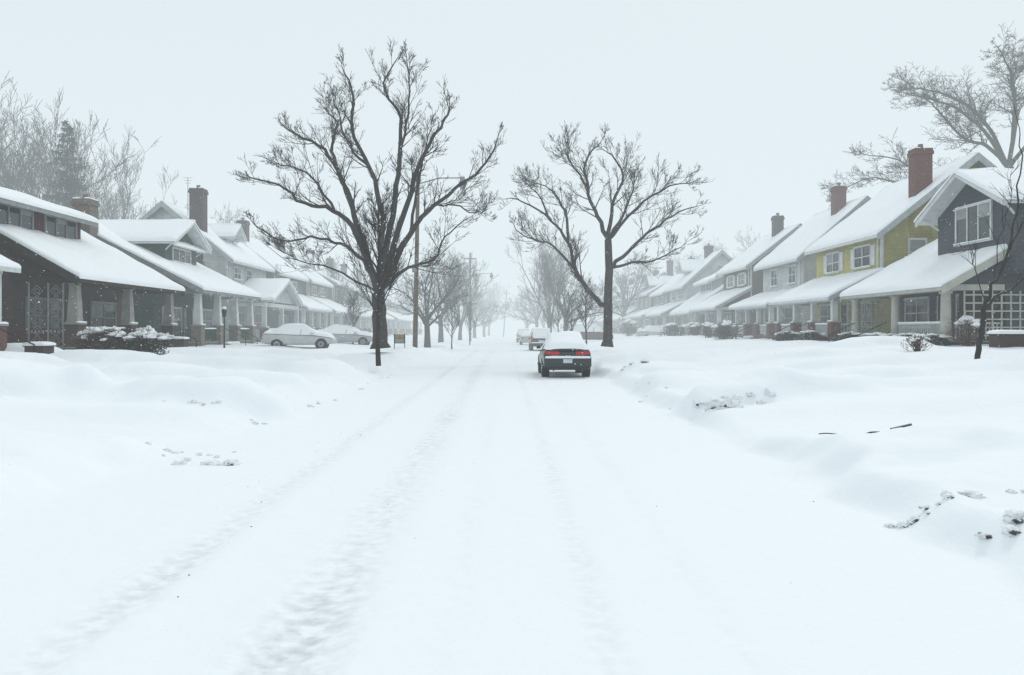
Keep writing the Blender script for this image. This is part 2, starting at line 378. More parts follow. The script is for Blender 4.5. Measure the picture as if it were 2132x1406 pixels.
    win_u(W,uw-.03,v0+.12*L,v0+.38*L,zb+.8,zb+2.2,3,trim); win_u(W,uw-.03,v0+.66*L,v0+.9*L,zb+.8,zb+2.2,2,trim)
    W.box(uw-.1,uw,v0+.46*L,v0+.56*L,zb+.05,zb+2.15,BROWN)
    for q in(.45,.565): W.box(uw-.12,uw,v0+q*L-.1,v0+q*L,zb+.05,zb+2.3,trim)
    win_v(W,v0-.03,uw+1.4,uw+2.6,zb+.9,zb+2.3,2,trim)
    # porch
    fl=zb+.15
    PC.box(up,uw-.04,v0,v1,zb-1,fl-.06,pier); PC.box(up-.06,uw-.04,v0-.06,v1+.06,fl-.06,fl,GREYT)
    bt=pz-.1
    PC.box(up+.02,up+.26,v0,v1,bt-.3,bt,fascia); PC.box(up+.27,uw-.04,v0+.0,v0+.22,bt-.28,bt-.02,fascia); PC.box(up+.27,uw-.04,v1-.22,v1,bt-.28,bt-.02,fascia)
    PC.box(up+.27,uw-.04,v0+.23,v1-.23,bt-.1,bt-.05,GREYT if fascia is not BROWN else BROWN)
    vs=[v0+.25+(L-.5)*i/(cols-1) for i in range(cols)]
    for v in vs:
        u=up+.15
        if coltype=='round':
            PC.frus(u,v,fl,fl+.12,.3,.3,14,colmat); PC.frus(u,v,fl+.12,bt-.42,.23,.19,14,colmat); PC.frus(u,v,bt-.42,bt-.3,.27,.27,14,colmat)
        elif coltype=='taper':
            PC.box(u-.3,u+.3,v-.3,v+.3,zb-1,fl+.95,pier); PC.box(u-.34,u+.34,v-.34,v+.34,fl+.95,fl+1.03,STUC)
            PC.frus(u,v,fl+1.03,bt-.3,.33,.22,4,colmat,math.pi/4); PC.box(u-.2,u+.2,v-.2,v+.2,bt-.36,bt-.301,colmat)
            SN.snowq((u-.34,v-.34,fl+1.03),(u-.2,v-.34,fl+1.03),(u-.2,v+.34,fl+1.03),(u-.34,v+.34,fl+1.03),.08)
        else:
            PC.box(u-.27,u+.27,v-.27,v+.27,zb-1,fl+.85,pier); PC.box(u-.31,u+.31,v-.31,v+.31,fl+.85,fl+.93,STUC)
            PC.box(u-.15,u+.15,v-.15,v+.15,fl+.93,bt-.3,colmat)
            SN.snowq((u-.3,v-.3,fl+.93),(u-.16,v-.3,fl+.93),(u-.16,v+.3,fl+.93),(u-.3,v+.3,fl+.93),.08)
    step=(len(vs)-1)//2
    for i in range(len(vs)-1):
        a=vs[i]+.28; b=vs[i+1]-.28; u=up+.15
        if i==step and cols>2:
            for k in range(4):
                PC.box(up-.35*(k+1)+.0,up-.35*k-.07,a+.2,b-.2,zb-1,fl-.15*(k+1),STUC)
                SN.snowq((up-.35*(k+1)-.02,a+.2,fl-.15*(k+1)),(up-.35*k-.07,a+.2,fl-.15*(k+1)),(up-.35*k-.07,b-.2,fl-.15*(k+1)),(up-.35*(k+1)-.02,b-.2,fl-.15*(k+1)),.12)
            for vv_ in (a+.15,b-.15):
                PC.bar((up-.1,vv_,fl+.85),(up-1.5,vv_,fl+.2),.025,BLACK,6); PC.bar((up-1.5,vv_,fl+.2),(up-1.5,vv_,zb-.6),.025,BLACK,6)
            continue
        if rail:
            PC.box(u-.05,u+.05,a,b,fl+.72,fl+.8,rail); PC.box(u-.04,u+.04,a,b,fl+.1,fl+.17,rail)
            SN.snowq((u-.06,a,fl+.8),(u+.06,a,fl+.8),(u+.06,b,fl+.8),(u-.06,b,fl+.8),.07)
            n=int((b-a)/.16)
            for k in range(n): 
                c=a+(k+.5)*(b-a)/n; PC.box(u-.02,u+.02,c-.025,c+.025,fl+.17,fl+.72,rail)
    u0=up+.45
    if rail:
        PC.box(u0,uw-.05,v0+.1,v0+.18,fl+.72,fl+.8,rail); n=int((uw-u0)/.16)
        for k in range(n):
            c=u0+(k+.5)*(uw-.05-u0)/n; PC.box(c-.025,c+.025,v0+.12,v0+.16,fl+.05,fl+.72,rail)
    if lattice:
        lt,lm,zt=lattice; z0=fl+.05; z1=bt-.3
        if lt=='sq':
            PC.box(u0+.3,uw-.06,v0+.25,v0+.3,fl,z1,BROWN) if zt else None
            n=7; ue=uw+1.0 if zt else uw-.06
            for k in range(n+1):
                c=u0+.35+(ue-u0-.35)*k/n; PC.box(c-.03,c+.03,v0-.05,v0-.01,z0,z1,lm)
            for k in range(6):
                z=z0+(z1-z0)*(k+.5)/6; PC.box(u0+.35,ue,v0-.075,v0-.052,z-.03,z+.03,lm)
        else:
            for cu in (u0+.35,u0+1.15):
              for dd in range(int((z1-z0)/.42)):
                zc=z0+.21+dd*.42
                for q in (0,.12):
                    r=.24-q
                    P=[(cu-r,zc),(cu,zc+r),(cu+r,zc),(cu,zc-r)]
                    for k in range(4):
                        a=P[k]; b=P[(k+1)%4]; PC.bar((a[0],v0-.02,a[1]),(b[0],v0-.02,b[1]),.014,lm)
            for c in (u0+.05,u0+.68,u0+1.5): PC.box(c-.03,c+.03,v0-.04,v0,z0,z1,lm)
    if icicle:
        for k in range(40):
            v=U(v0,v1); l=U(.05,.35); zz=pz-.4*pslope-.15
            PC.frus(up-.4,v,zz-l,zz,.003,.018,5,ICE)
    if dormer:
        dt=dormer['t']
        if dt=='gable':
            vc=dormer['vc'];hw=dormer['hw'];dze=dormer['ze'];dza=dormer['za'];uf=dormer['uf']
            gable(RF,SN,uf-.8,ur,vc,hw,dze,dza,trim)
            D=MB(side); ww=hw-.5; s2=(dza-dze)/hw
            D.pu([(vc-ww,dze-3.0),(vc-ww,dze+.3*s2),(vc,dza-.18),(vc+ww,dze+.3*s2),(vc+ww,dze-3.0)],uf,ur,dormer.get('wall',wall))
            wv=dormer.get('ww',1.2); zt=dormer.get('wt',dze+.1); zl=dormer.get('wb',dze-1.4)
            win_u(D,uf,vc-wv,vc+wv,zl,zt,3,trim,split=False)
            if dormer.get('pent'):
                D.pv([(uf-.6,zt+.15),(uf,zt+.5),(uf,zt+.35),(uf-.6,zt+.05)],vc-ww,vc+ww,trim); SN.snowq((uf-.62,vc-ww,zt+.15),(uf,vc-ww,zt+.5),(uf,vc+ww,zt+.5),(uf-.62,vc+ww,zt+.15),.12)
            for q in(-1,1):
                D.bar((uf,vc+q*(ww-.1),dze-.5),(uf-.7,vc+q*(hw-.35),dze-.02+.2*s2),.05,trim)
            D.build('dormer',e)
        else:
            a,b,uf,dz=dormer['a'],dormer['b'],dormer['uf'],dormer['z']
            D=MB(side); dsl=(zr+.1-dz)/(ur-uf)
            D.pv([(uf,dz-2.2),(uf,dz),(ur,zr),(ur,dz-2.2)],a,b,dormer.get('wall',wall))
            RF.pv([(uf-.6,dz-.6*dsl+.1),(ur,zr+.1),(ur,zr-.08),(uf-.6,dz-.6*dsl-.08)],a-.45,b+.45,fascia)
            RF.box(uf-.68,uf-.6,a-.45,b+.45,dz-.6*dsl-.12,dz-.6*dsl+.1,dormer.get('f',fascia))
            SN.snowq((uf-.7,a-.5,dz-.62*dsl+.1),(ur,a-.5,zr+.12),(ur,b+.5,zr+.12),(uf-.7,b+.5,dz-.62*dsl+.1),.22)
            n=dormer.get('n',2); g=(b-a)/n
            for k in range(n): win_u(D,uf,a+g*(k+.15),a+g*(k+.85),dz-dormer.get('wh',1.05),dz-.25,3,trim,split=False)
            D.build('dormer',e)
    W.build('walls',e); RF.build('roof',e); SN.build('roof_snow',e,smooth=True); PC.build('porch',e)
    if T.f: T.build('downpipe',e)
    if chim:
        for c in chim: chimney(e,side,*c)
    return e

# right side
house('craftsman_house',1,34.3,43.6,up=19,uw=21.6,zb=1.1,pz=3.8,kind='bung',zr=8.6,ur=27.5,wall=S_GREY,wall1=S_GREY,trim=WHITE,fascia=CREAM,cols=3,coltype='round',
      colmat=CREAM,pier=BRKD,dormer=dict(t='gable',vc=36.3,hw=3.5,ze=7.1,za=8.95,uf=21.4,ww=1.3,wb=5.75,wt=7.35),lattice=('sq',CREAM,1),rail=WHITE)
house('yellow_siding_house',1,46,55.6,up=19,uw=21.8,zb=1.15,pz=3.8,wall=S_YEL,wall1=S_YEL,trim=WHITE,cols=4,coltype='pier',colmat=WHITE,ze=7.5,zr=11.6,ur=26.9,jet=.8,
      wins=((.14,.36),(.6,.8)),shut=WHITE,chim=[(24.4,46.7,7,12.3,.5,BRK,.4)],lattice=('sq',CREAM,0))
house('white_siding_house',1,58.4,67.4,up=19.5,uw=21.9,zb=1.15,pz=3.75,pslope=.42,wall=S_WHITE,trim=WHITE,cols=4,ze=7.3,zr=11.3,ur=26.4,wins=((.15,.3),(.6,.75)),chim=[(25.6,61,8,12.7,.42,BRK)],colmat=WHITE)
house('brown_siding_house',1,70.4,79.2,up=18.9,uw=21.8,zb=1.15,pz=3.9,pslope=.55,wall=S_BRN,trim=WHITE,cols=3,ze=7.6,zr=10.9,ur=26.0,wins=((.2,.4),(.6,.8)),chim=[(25.4,74,8,12.3,.42,BRKD)],shut=WHITE)
house('bluegrey_siding_house',1,82.5,91,up=19.4,uw=21.8,zb=1.15,pz=3.8,wall=S_BLUE,trim=WHITE,cols=3,kind='bung',zr=9.2,ur=27,dormer=dict(t='shed',a=84,b=89.5,uf=22,z=7.0,n=2))
house('white_siding_house',1,94,103.6,up=18.8,uw=21.5,zb=1.15,pz=3.8,wall=S_WHITE,trim=WHITE,cols=3,ze=7.2,zr=11,ur=25.6,chim=[(25.4,99,8,12.2,.45,BRKD)],dormer=dict(t='gable',vc=98.8,hw=1.6,ze=9,za=10.4,uf=22.6,ww=.5,wb=8,wt=8.9))
cols_=[S_TAN,S_BRN,S_WHITE,S_GR2,S_BLUE,S_TAN,S_WHITE]
nm_=['tan_siding_house','brown_siding_house','white_siding_house','grey_siding_house','bluegrey_siding_house','tan_siding_house','white_siding_house']
for i in range(7):
    v=106+12*i
    house(nm_[i],1,v,v+9+U(-.4,.6),up=19+U(-.5,.5),uw=21.6,zb=1.1,pslope=U(.38,.58),wall=cols_[i],cols=3,ze=6.8+U(0,.8),zr=9.8+U(0,1.2),ur=26,chim=[(25.6,v+U(3,7),8,U(11.6,12.5),.42,BRKD)],dormer=dict(t='gable',vc=v+4.8,hw=1.6,ze=8.6,za=10,uf=22.9,ww=.5,wb=7.8,wt=8.6) if i%2 else None)
# left side
house('brick_bungalow',-1,33.6,43.6,up=18.1,uw=20.9,zb=.85,pz=4.1,kind='bung',zr=9.2,ur=27.2,wall=BROWN,wall1=BRKD,trim=GREYT,fascia=BROWN,cols=3,coltype='taper',colmat=STUC,pier=BRKD,rail=RED,
      dormer=dict(t='shed',a=29.5,b=40.6,uf=21.6,z=7.35,n=3,wall=S_DRED,wh=1.25,f=GREYT),lattice=('di',GREYT,0))
house('green_siding_house',-1,47.2,57.4,up=18.1,uw=20.8,zb=.85,pz=4.3,kind='bung',zr=8.8,ur=27,wall=S_GREEN,trim=WHITE,fascia=GREYT,cols=4,coltype='taper',colmat=WHITE,pier=STONE,rail=S_GREEN,
      dormer=dict(t='gable',vc=53,hw=3.1,ze=7.3,za=8.95,uf=21.5,ww=1.4,wb=6.2,wt=7.0,pent=True),chim=[(24.4,46.4,4,9.3,.5,STONE)],icicle=True)
house('white_siding_house',-1,60,69.8,up=18,uw=20.9,zb=.85,pz=3.9,wall=S_WHITE,trim=WHITE,cols=3,ze=7.3,zr=11.2,ur=25.6,wins=((.15,.3),(.45,.58)),chim=[(23.2,60.4,5,12.4,.5,BRKD,.5,True)],porchgable=True,
      dormer=dict(t='gable',vc=65,hw=1.5,ze=9.2,za=10.3,uf=22.4,ww=.6,wb=8.2,wt=9.1),icicle=True)
house('grey_siding_house',-1,72.5,82,up=18.2,uw=20.9,zb=.85,pz=3.9,wall=S_GR2,trim=WHITE,cols=4,ze=7.2,zr=10.8,ur=25.4,chim=[(24.6,75,8,12.0,.45,BRKD)])
house('tan_siding_house',-1,84.5,94,up=18.2,uw=20.9,zb=.85,pz=3.9,wall=S_TAN,trim=WHITE,cols=3,ze=7.2,zr=10.6,ur=25.2,chim=[(24.8,88,8,12.0,.45,BRKD)],dormer=dict(t='gable',vc=89,hw=1.5,ze=8.9,za=10.1,uf=22.4,ww=.6,wb=8.0,wt=8.8))
for i in range(7):
    v=97+12*i
    house(nm_[(i+3)%7],-1,v,v+9.6,up=18.2+U(-.4,.4),uw=20.9,zb=.9,wall=cols_[(i+3)%7],cols=3,ze=6.8+U(0,.8),zr=9.8+U(0,1.0),ur=25.5,chim=[(25,v+U(3,7),8,12,.42,BRKD)])
house('tan_siding_house',-1,19.5,28.3,up=17.8,uw=20.6,zb=.85,pz=4.1,wall=S_TAN,trim=WHITE,cols=3,ze=7.4,zr=10.8,ur=25.4)
house('white_siding_house',1,13,23.5,up=19.4,uw=22.1,zb=1.15,pz=3.8,wall=S_WHITE,trim=WHITE,cols=3,ze=7.2,zr=10.8,ur=26)

# ---------------------------------------------------------------- trees
def branch(mb,p,d,L,r,lvl,P,mat):
    n=max(3,min(7,int(L/ P['seg'])+2)); pts=[p.copy()]; rad=[r]; q=p.copy(); dd=d.copy()
    for i in range(n):
        dd=(dd+Vector((U(-1,1),U(-1,1),U(-1,1)))*P['wig']+Vector((0,0,P['trop']))).normalized()
        q=q+dd*(L/n); pts.append(q.copy()); rad.append(max(P['rmin'],r*(1-.8*(i+1)/n)))
    mb.tube(pts,rad,5 if r>.05 else (4 if r>.025 else 3),mat)
    if lvl<len(P['n']):
        for k in range(P['n'][lvl]):
            t=U(.18,1.0); f=t*(len(pts)-1); i=min(int(f),len(pts)-2); fr=f-i
            c=pts[i].lerp(pts[i+1],fr); dr=(pts[i+1]-pts[i]).normalized()
            ax=Vector((U(-1,1),U(-1,1),U(-1,1))); ax=(ax-dr*ax.dot(dr)).normalized()
            a=math.radians(U(*P['ang'])); nd=(dr*math.cos(a)+ax*math.sin(a)).normalized()
            if nd.z<-.35: nd.z*=-.3
            rr=rad[i]*(1-fr)+rad[i+1]*fr
            branch(mb,c,nd.normalized(),L*U(.38,.68)*(1-.35*t),max(P['rmin'],min(rr*.7,r*.45)),lvl+1,P,mat)
def smooth_pts(pts,sub=3):
    out=[]
    for i in range(len(pts)-1):
        p0=pts[max(i-1,0)];p1=pts[i];p2=pts[i+1];p3=pts[min(i+2,len(pts)-1)]
        for k in range(sub):
            t=k/sub
            out.append(.5*((2*p1)+(p2-p0)*t+(2*p0-5*p1+4*p2-p3)*t*t+(3*p1-p0-3*p2+p3)*t**3))
    out.append(pts[-1]); return out
def guided(name,dist,limbs,mat,nsub=(9,5,4),sublen=2.2,P=None,depth=3.0):
    mb=MB()
    P=P or {}
    PP=dict(seg=.45,wig=.11,trop=.085,rmin=.0072,ang=(20,52),n=nsub[1:]); PP.update(P)
    offs={}
    for li,(pl,r0,r1,trunk) in enumerate(limbs):
        dirn=U(-1,1)*depth
        pts=[]
        n=len(pl)
        y0=offs.get(pl[0],0)
        for i,(x,y) in enumerate(pl):
            yo=y0+(0 if trunk else dirn*(i/(n-1)))
            offs.setdefault((x,y),yo)
            pts.append(px(x,y,dist)+Vector((0,yo,0)))
        sp=smooth_pts(pts,4)
        m=len(sp)
        for i in range(1,m-1): sp[i]=sp[i]+Vector((U(-1,1),U(-1,1),U(-1,1)))*(.03 if trunk else .07)
        rad=[r0+(r1-r0)*(i/(m-1))**.8 for i in range(m)]
        if trunk: rad[0]*=1.35
        mb.tube(sp,rad,10 if trunk else 7,mat)
        if not trunk:
            for k in range(nsub[0]):
                t=U(.22,1.0); f=t*(m-1); i=min(int(f),m-2)
                c=sp[i].lerp(sp[i+1],f-i); dr=(sp[i+1]-sp[i]).normalized()
                ax=Vector((U(-1,1),U(-1,1),U(-.6,1))); ax=(ax-dr*ax.dot(dr)).normalized()
                a=math.radians(U(20,55)); nd=dr*math.cos(a)+ax*math.sin(a)
                branch(mb,c,nd.normalized(),sublen*U(.5,1.15)*(1.15-.6*t),max(.013,rad[i]*.4),0,PP,mat)
            branch(mb,sp[-1],(sp[-1]-sp[-2]).normalized(),sublen*.35,r1,0,PP,mat)
    return mb.build(name,smooth=True)
big=[([(792,725),(790,660),(787,610)],.38,.30,True),
 ([(787,610),(760,545),(715,512),(660,500),(600,505),(550,475)],.11,.025,False),
 ([(787,610),(745,490),(700,440),(640,430),(590,392),(540,380)],.17,.03,False),
 ([(787,610),(748,480),(712,375),(672,310),(622,282),(590,262)],.18,.03,False),
 ([(748,480),(705,370),(682,300),(686,240),(655,200)],.12,.03,False),
 ([(787,610),(800,460),(778,360),(746,285),(752,225),(738,185)],.17,.025,False),
 ([(787,610),(818,450),(832,345),(838,255),(805,200),(828,145)],.18,.025,False),
 ([(832,345),(850,270),(862,210),(858,155)],.08,.02,False),
 ([(787,610),(842,432),(880,310),(922,240),(932,195)],.18,.025,False),
 ([(787,610),(852,485),(902,422),(960,375),(1010,325),(1035,268)],.17,.03,False),
 ([(852,485),(872,400),(885,340),(905,295)],.09,.02,False),
 ([(902,422),(945,425),(985,438),(1005,436)],.06,.015,False),
 ([(787,610),(850,560),(905,545),(930,500),(980,460)],.11,.02,False),
 ([(778,360),(735,310),(712,250),(700,215)],.08,.02,False),
 ([(700,440),(650,370),(610,350),(575,342)],.07,.018,False),
 ([(787,610),(700,560),(655,555),(610,530)],.06,.015,False)]
guided('bare_maple_tree',38,big,BARK,nsub=(16,6,4),sublen=1.8)
rt=[([(1264,722),(1266,640),(1268,560),(1266,500)],.27,.19,True),
 ([(1266,500),(1240,455),(1216,400),(1212,350),(1236,325)],.14,.025,False),
 ([(1266,500),(1272,430),(1290,375),(1252,335)],.13,.025,False),
 ([(1266,500),(1300,450),(1322,395),(1340,355)],.12,.02,False),
 ([(1268,560),(1310,520),(1370,470),(1430,432),(1480,412)],.13,.02,False),
 ([(1268,560),(1320,545),(1380,535),(1440,500)],.1,.018,False),
 ([(1266,500),(1320,440),(1380,400),(1415,398)],.1,.018,False),
 ([(1266,640),(1235,615),(1200,560),(1185,500),(1150,452),(1090,410),(1052,402)],.17,.02,False),
 ([(1200,560),(1150,512),(1100,500),(1070,475)],.08,.018,False),
 ([(1185,500),(1180,430),(1152,375),(1110,352)],.1,.018,False),
 ([(1216,400),(1182,350),(1165,335)],.07,.018,False),
 ([(1150,452),(1120,385),(1098,355)],.07,.018,False)]
guided('bare_oak_tree',42,rt,BARKG,nsub=(16,6,4),sublen=1.9)
oak=[([(2120,560),(2110,430),(2100,350)],.45,.38,True),
 ([(2100,350),(2040,310),(1975,300),(1920,260),(1880,240)],.2,.04,False),
 ([(2100,350),(2050,270),(1990,220),(1930,200),(1895,190)],.2,.04,False),
 ([(2100,350),(2070,250),(2020,190),(1960,160),(1940,155)],.2,.04,False),
 ([(2100,350),(2090,240),(2060,180),(2015,145)],.19,.04,False),
 ([(2100,350),(2120,240),(2110,170),(2130,140)],.2,.04,False),
 ([(2110,430),(2030,370),(1950,370),(1880,330),(1810,315)],.18,.03,False),
 ([(2110,430),(2000,420),(1900,370),(1850,355),(1795,380)],.17,.03,False),
 ([(2100,350),(2170,260),(2220,200),(2270,200)],.2,.04,False)]
guided('bare_oak_tree',68,oak,BARK,nsub=(26,7,5),sublen=3.2,P=dict(wig=.25,trop=.02,rmin=.013,ang=(30,70),seg=.5),depth=5)
yt=[([(2034,790),(2037,740),(2042,690),(2048,640)],.085,.065,True),
 ([(2048,640),(2075,580),(2105,520),(2122,420),(2128,300),(2120,240)],.055,.008,False),
 ([(2048,640),(2090,600),(2132,555),(2180,500)],.04,.01,False),
 ([(2048,640),(2030,560),(2015,520),(1975,515)],.018,.005,False),
 ([(2075,580),(2070,500),(2085,420),(2075,370)],.018,.005,False),
 ([(2105,520),(2150,430),(2190,350)],.03,.008,False)]
guided('young_bare_tree',23,yt,BARKD,nsub=(8,4),sublen=1.0,P=dict(rmin=.0035,wig=.12,trop=.05,seg=.3),depth=.8)
def treemesh(name,h,P,tr,mat,fork=.25,nl=9,spread=(15,45),llen=.6,single=False):
    mb=MB(); hz=h*fork
    pts=[Vector((0,0,-.3)),Vector((U(-.05,.05),0,hz*.5)),Vector((U(-.1,.1),U(-.1,.1),hz))]
    if single:
        pts+= [Vector((U(-.1,.1),U(-.1,.1),h*.6)),Vector((0,0,h*.95))]
        mb.tube(pts,[tr*1.2,tr,tr*.8,tr*.5,.01],8,mat)
        for k in range(nl):
            z=hz+(h*.9-hz)*(k/nl)**.9; a=U(0,6.28); e=math.radians(U(*spread))
            branch(mb,Vector((0,0,z)),Vector((math.sin(e)*math.cos(a),math.sin(e)*math.sin(a),math.cos(e))),h*llen*U(.6,1)*(1-.65*k/nl),tr*.35,0,P,mat)
    else:
        mb.tube(pts,[tr*1.35,tr,tr*.9],9,mat)
        for k in range(nl):
            a=6.28*k/nl+U(-.4,.4); e=math.radians(U(*spread))
            branch(mb,pts[-1]-Vector((0,0,U(0,hz*.3))),Vector((math.sin(e)*math.cos(a),math.sin(e)*math.sin(a),math.cos(e))),h*llen*U(.75,1.1),tr*.45,0,P,mat)
    o=mb.build(name,smooth=True); return o
def inst(src,name,x,y,z=None,s=1,rot=None):
    o=bpy.data.objects.new(name,src.data); SC.collection.objects.link(o)
    o.location=(x,y,H(x,y)-.1 if z is None else z); o.scale=(s,s,s*U(.95,1.08)); o.rotation_euler=(0,0,U(0,6.28) if rot is None else rot); return o
def place(o,x,y,s=1,z=None):
    o.location=(x,y,(H(x,y)-.1) if z is None else z); o.scale=(s,s,s); return o
PV=dict(seg=.8,wig=.12,trop=.08,rmin=.013,ang=(18,45),n=(9,6,5))
vase=treemesh('bare_elm_tree',15,PV,.34,BARK,.2,9,(6,36),.74)
PO=dict(seg=.7,wig=.22,trop=.04,rmin=.012,ang=(25,62),n=(8,6,5))
sprd=treemesh('bare_oak_tree',12,PO,.33,BARKG,.3,8,(15,65),.6)
PY=dict(seg=.3,wig=.08,trop=.09,rmin=.006,ang=(18,40),n=(8,5))
yng=treemesh('young_bare_tree',6.3,PY,.085,BARKD,.2,34,(25,48),.45,True)
p=px(788,740,30); place(yng,p.x,30,1.0,p.z-.1)
def atpx(x,d): return (x-VX)*d/F
# left background
place(vase,atpx(60,80),80,1.42)
inst(vase,'bare_elm_tree',atpx(190,90),90,s=1.35); inst(vase,'bare_elm_tree',atpx(-40,80),80,s=1.35)
place(sprd,atpx(300,92),92,1.4)
inst(sprd,'bare_oak_tree',atpx(470,112),112,s=1.4); inst(sprd,'bare_oak_tree',atpx(375,105),105,s=1.3)
# street trees left
for x,d,s,src in ((890,66,.72,sprd),(918,88,.8,sprd),(958,112,.75,vase),(988,145,.8,sprd),(1008,190,.9,sprd),(720,100,.8,sprd),(1018,240,1,vase)):
    inst(src,'bare_oak_tree' if src is sprd else 'bare_elm_tree',atpx(x,d),d,s=s)
for x,d,s in ((941,70,.75),(978,92,.75),(735,62,.65)): inst(yng,'young_bare_tree',atpx(x,d),d,s=s)
# street trees right
for x,d,s,src in ((1178,86,.85,sprd),(1145,110,.85,vase),(1118,145,.9,sprd),(1098,195,1,sprd),(1300,125,1.05,sprd),(1400,150,1.2,sprd),(1560,165,1.85,sprd),(1500,175,1.7,sprd)):
    inst(src,'bare_oak_tree' if src is sprd else 'bare_elm_tree',atpx(x,d),d,s=s)
for x,d,s in ((1220,58,.78),(1190,68,.75),(1162,80,.75),(1140,95,.75)): inst(yng,'young_bare_tree',atpx(x,d),d,s=s)
far=MB()
PF=dict(seg=1.5,wig=.2,trop=.06,rmin=.025,ang=(20,55),n=(7,5))
for k in range(40):
    x=-110+k*5.6+U(-2,2); y=U(275,330)
    if abs(x+2)<3: continue
    pts=[Vector((x,y,0)),Vector((x,y,3.5))]; far.tube(pts,[.35,.28],5,BARKG)
    for j in range(6):
        a=U(0,6.28); e=math.radians(U(10,50)); branch(far,pts[1],Vector((math.sin(e)*math.cos(a),math.sin(e)*math.sin(a),math.cos(e))),U(6,9),.16,0,PF,BARKG)
far.build('distant_tree_line',smooth=True)
def spruce(name,x,y,z,h,rb):
    mb=MB(); mb.tube([Vector((0,0,0)),Vector((0,0,h))],[.28,.02],7,BARK)
    zz=h*.08
    while zz<h*.985:
        t=1-(zz/h)
        for b in range(int(4+7*t)):
            r=rb*(t**.85)*U(.3,1.15)+.12
            a=U(0,6.28); rr=r; d=Vector((math.cos(a),math.sin(a),U(-.05,.3))); n=max(2,int(rr/.24))
            sidev=Vector((-d.y,d.x,0)); z0=zz+U(-.3,.3)
            mb.tube([Vector((0,0,z0)),Vector((0,0,z0))+d*rr+Vector((0,0,-.25*rr+.1))],[.03,.01],3,BARK)
            for i in range(n):
                f=(i+1)/n; c=Vector((0,0,z0))+d*(rr*f)+Vector((0,0,-.35*rr*f+.25*f*f*rr))
                for q in range(5):
                    w=(.3*(1-.6*f)+.1)*U(.6,1.2); sgn=U(-1,1)
                    tip=c+sidev*w*sgn*1.5+d*U(.05,.3)+Vector((0,0,U(-.6,.03)))
                    k0=mb.addv([tuple(c+Vector((0,0,.06))),tuple(c+d*.12+Vector((0,0,-.09))),tuple(tip)]); mb.face([k0,k0+1,k0+2],NEED)
        zz+=.42*(.45+t)
    o=mb.build(name); o.location=(x,y,z); return o
spruce('spruce_tree',atpx(140,72),72,.7,20.2,5.2)

# ---------------------------------------------------------------- poles & lamps
def pole(name,x,y,h,lampdx=None,lean=0,cross=False):
    e=empty(name,(x,y,H(x,y)-.2)); m=MB()
    m.tube([Vector((0,0,0)),Vector((lean,0,h))],[.16,.11],10,POLE,cap=True); 
    if cross: m.box(lean-.9,lean+.9,-.06,.06,h-.9,h-.75,POLE)
    m.frus(0,0,h*.45,h*.45+.5,.18,.18,10,METAL)
    m.build('pole',e,smooth=False)
    if lampdx:
        a=MB(); z=h-.4-lampdx[2]
        a.tube([Vector((.1,0,z-.3)),Vector((lampdx[0]*.5,0,z+.1)),Vector((lampdx[0],0,z+.12))],[.04,.04,.035],6,METAL)
        lx=lampdx[0]; a.frus(lx,0,z-.05,z+.2,.15,.11,10,METAL); a.frus(lx,0,z-.28,z-.05,.3,.18,12,METAL); a.frus(lx,0,z-.58,z-.28,.14,.22,12,GREYT)
        a.blob((lx,0,z+.2),.15,.15,.06,SNOW)
        a.build('lamp_arm',e)
    return e
pole('street_lamp',atpx(864,50),50,11.3,(3.0,0,.0),lean=.2)
pole('street_lamp',atpx(979,112),112,12.6,(3.0,0,2.6),cross=True)
pole('utility_pole',atpx(1048,210),210,12.5,None,lean=.9,cross=True)
def yard(x,y):
    e=empty('lamp_post',(x,y,H(x,y)-.1)); m=MB()
    m.tube([Vector((0,0,0)),Vector((0,0,.3)),Vector((0,0,1.85))],[.07,.04,.035],10,BLACK,cap=True); m.frus(0,0,1.85,1.9,.09,.11,8,BLACK)
    m.frus(0,0,1.9,2.2,.09,.14,6,GLASS); 
    for k in range(6):
        a=k*math.pi/3; m.bar((.09*math.cos(a),.09*math.sin(a),1.9),(.14*math.cos(a),.14*math.sin(a),2.2),.012,BLACK)
    m.frus(0,0,2.2,2.36,.18,.03,6,BLACK); m.build('lantern',e)
    s=MB(); s.blob((0,0,2.34),.13,.13,.1,SNOW,.15); s.build('lamp_snow',e,smooth=True)
yard(atpx(467,45),45)

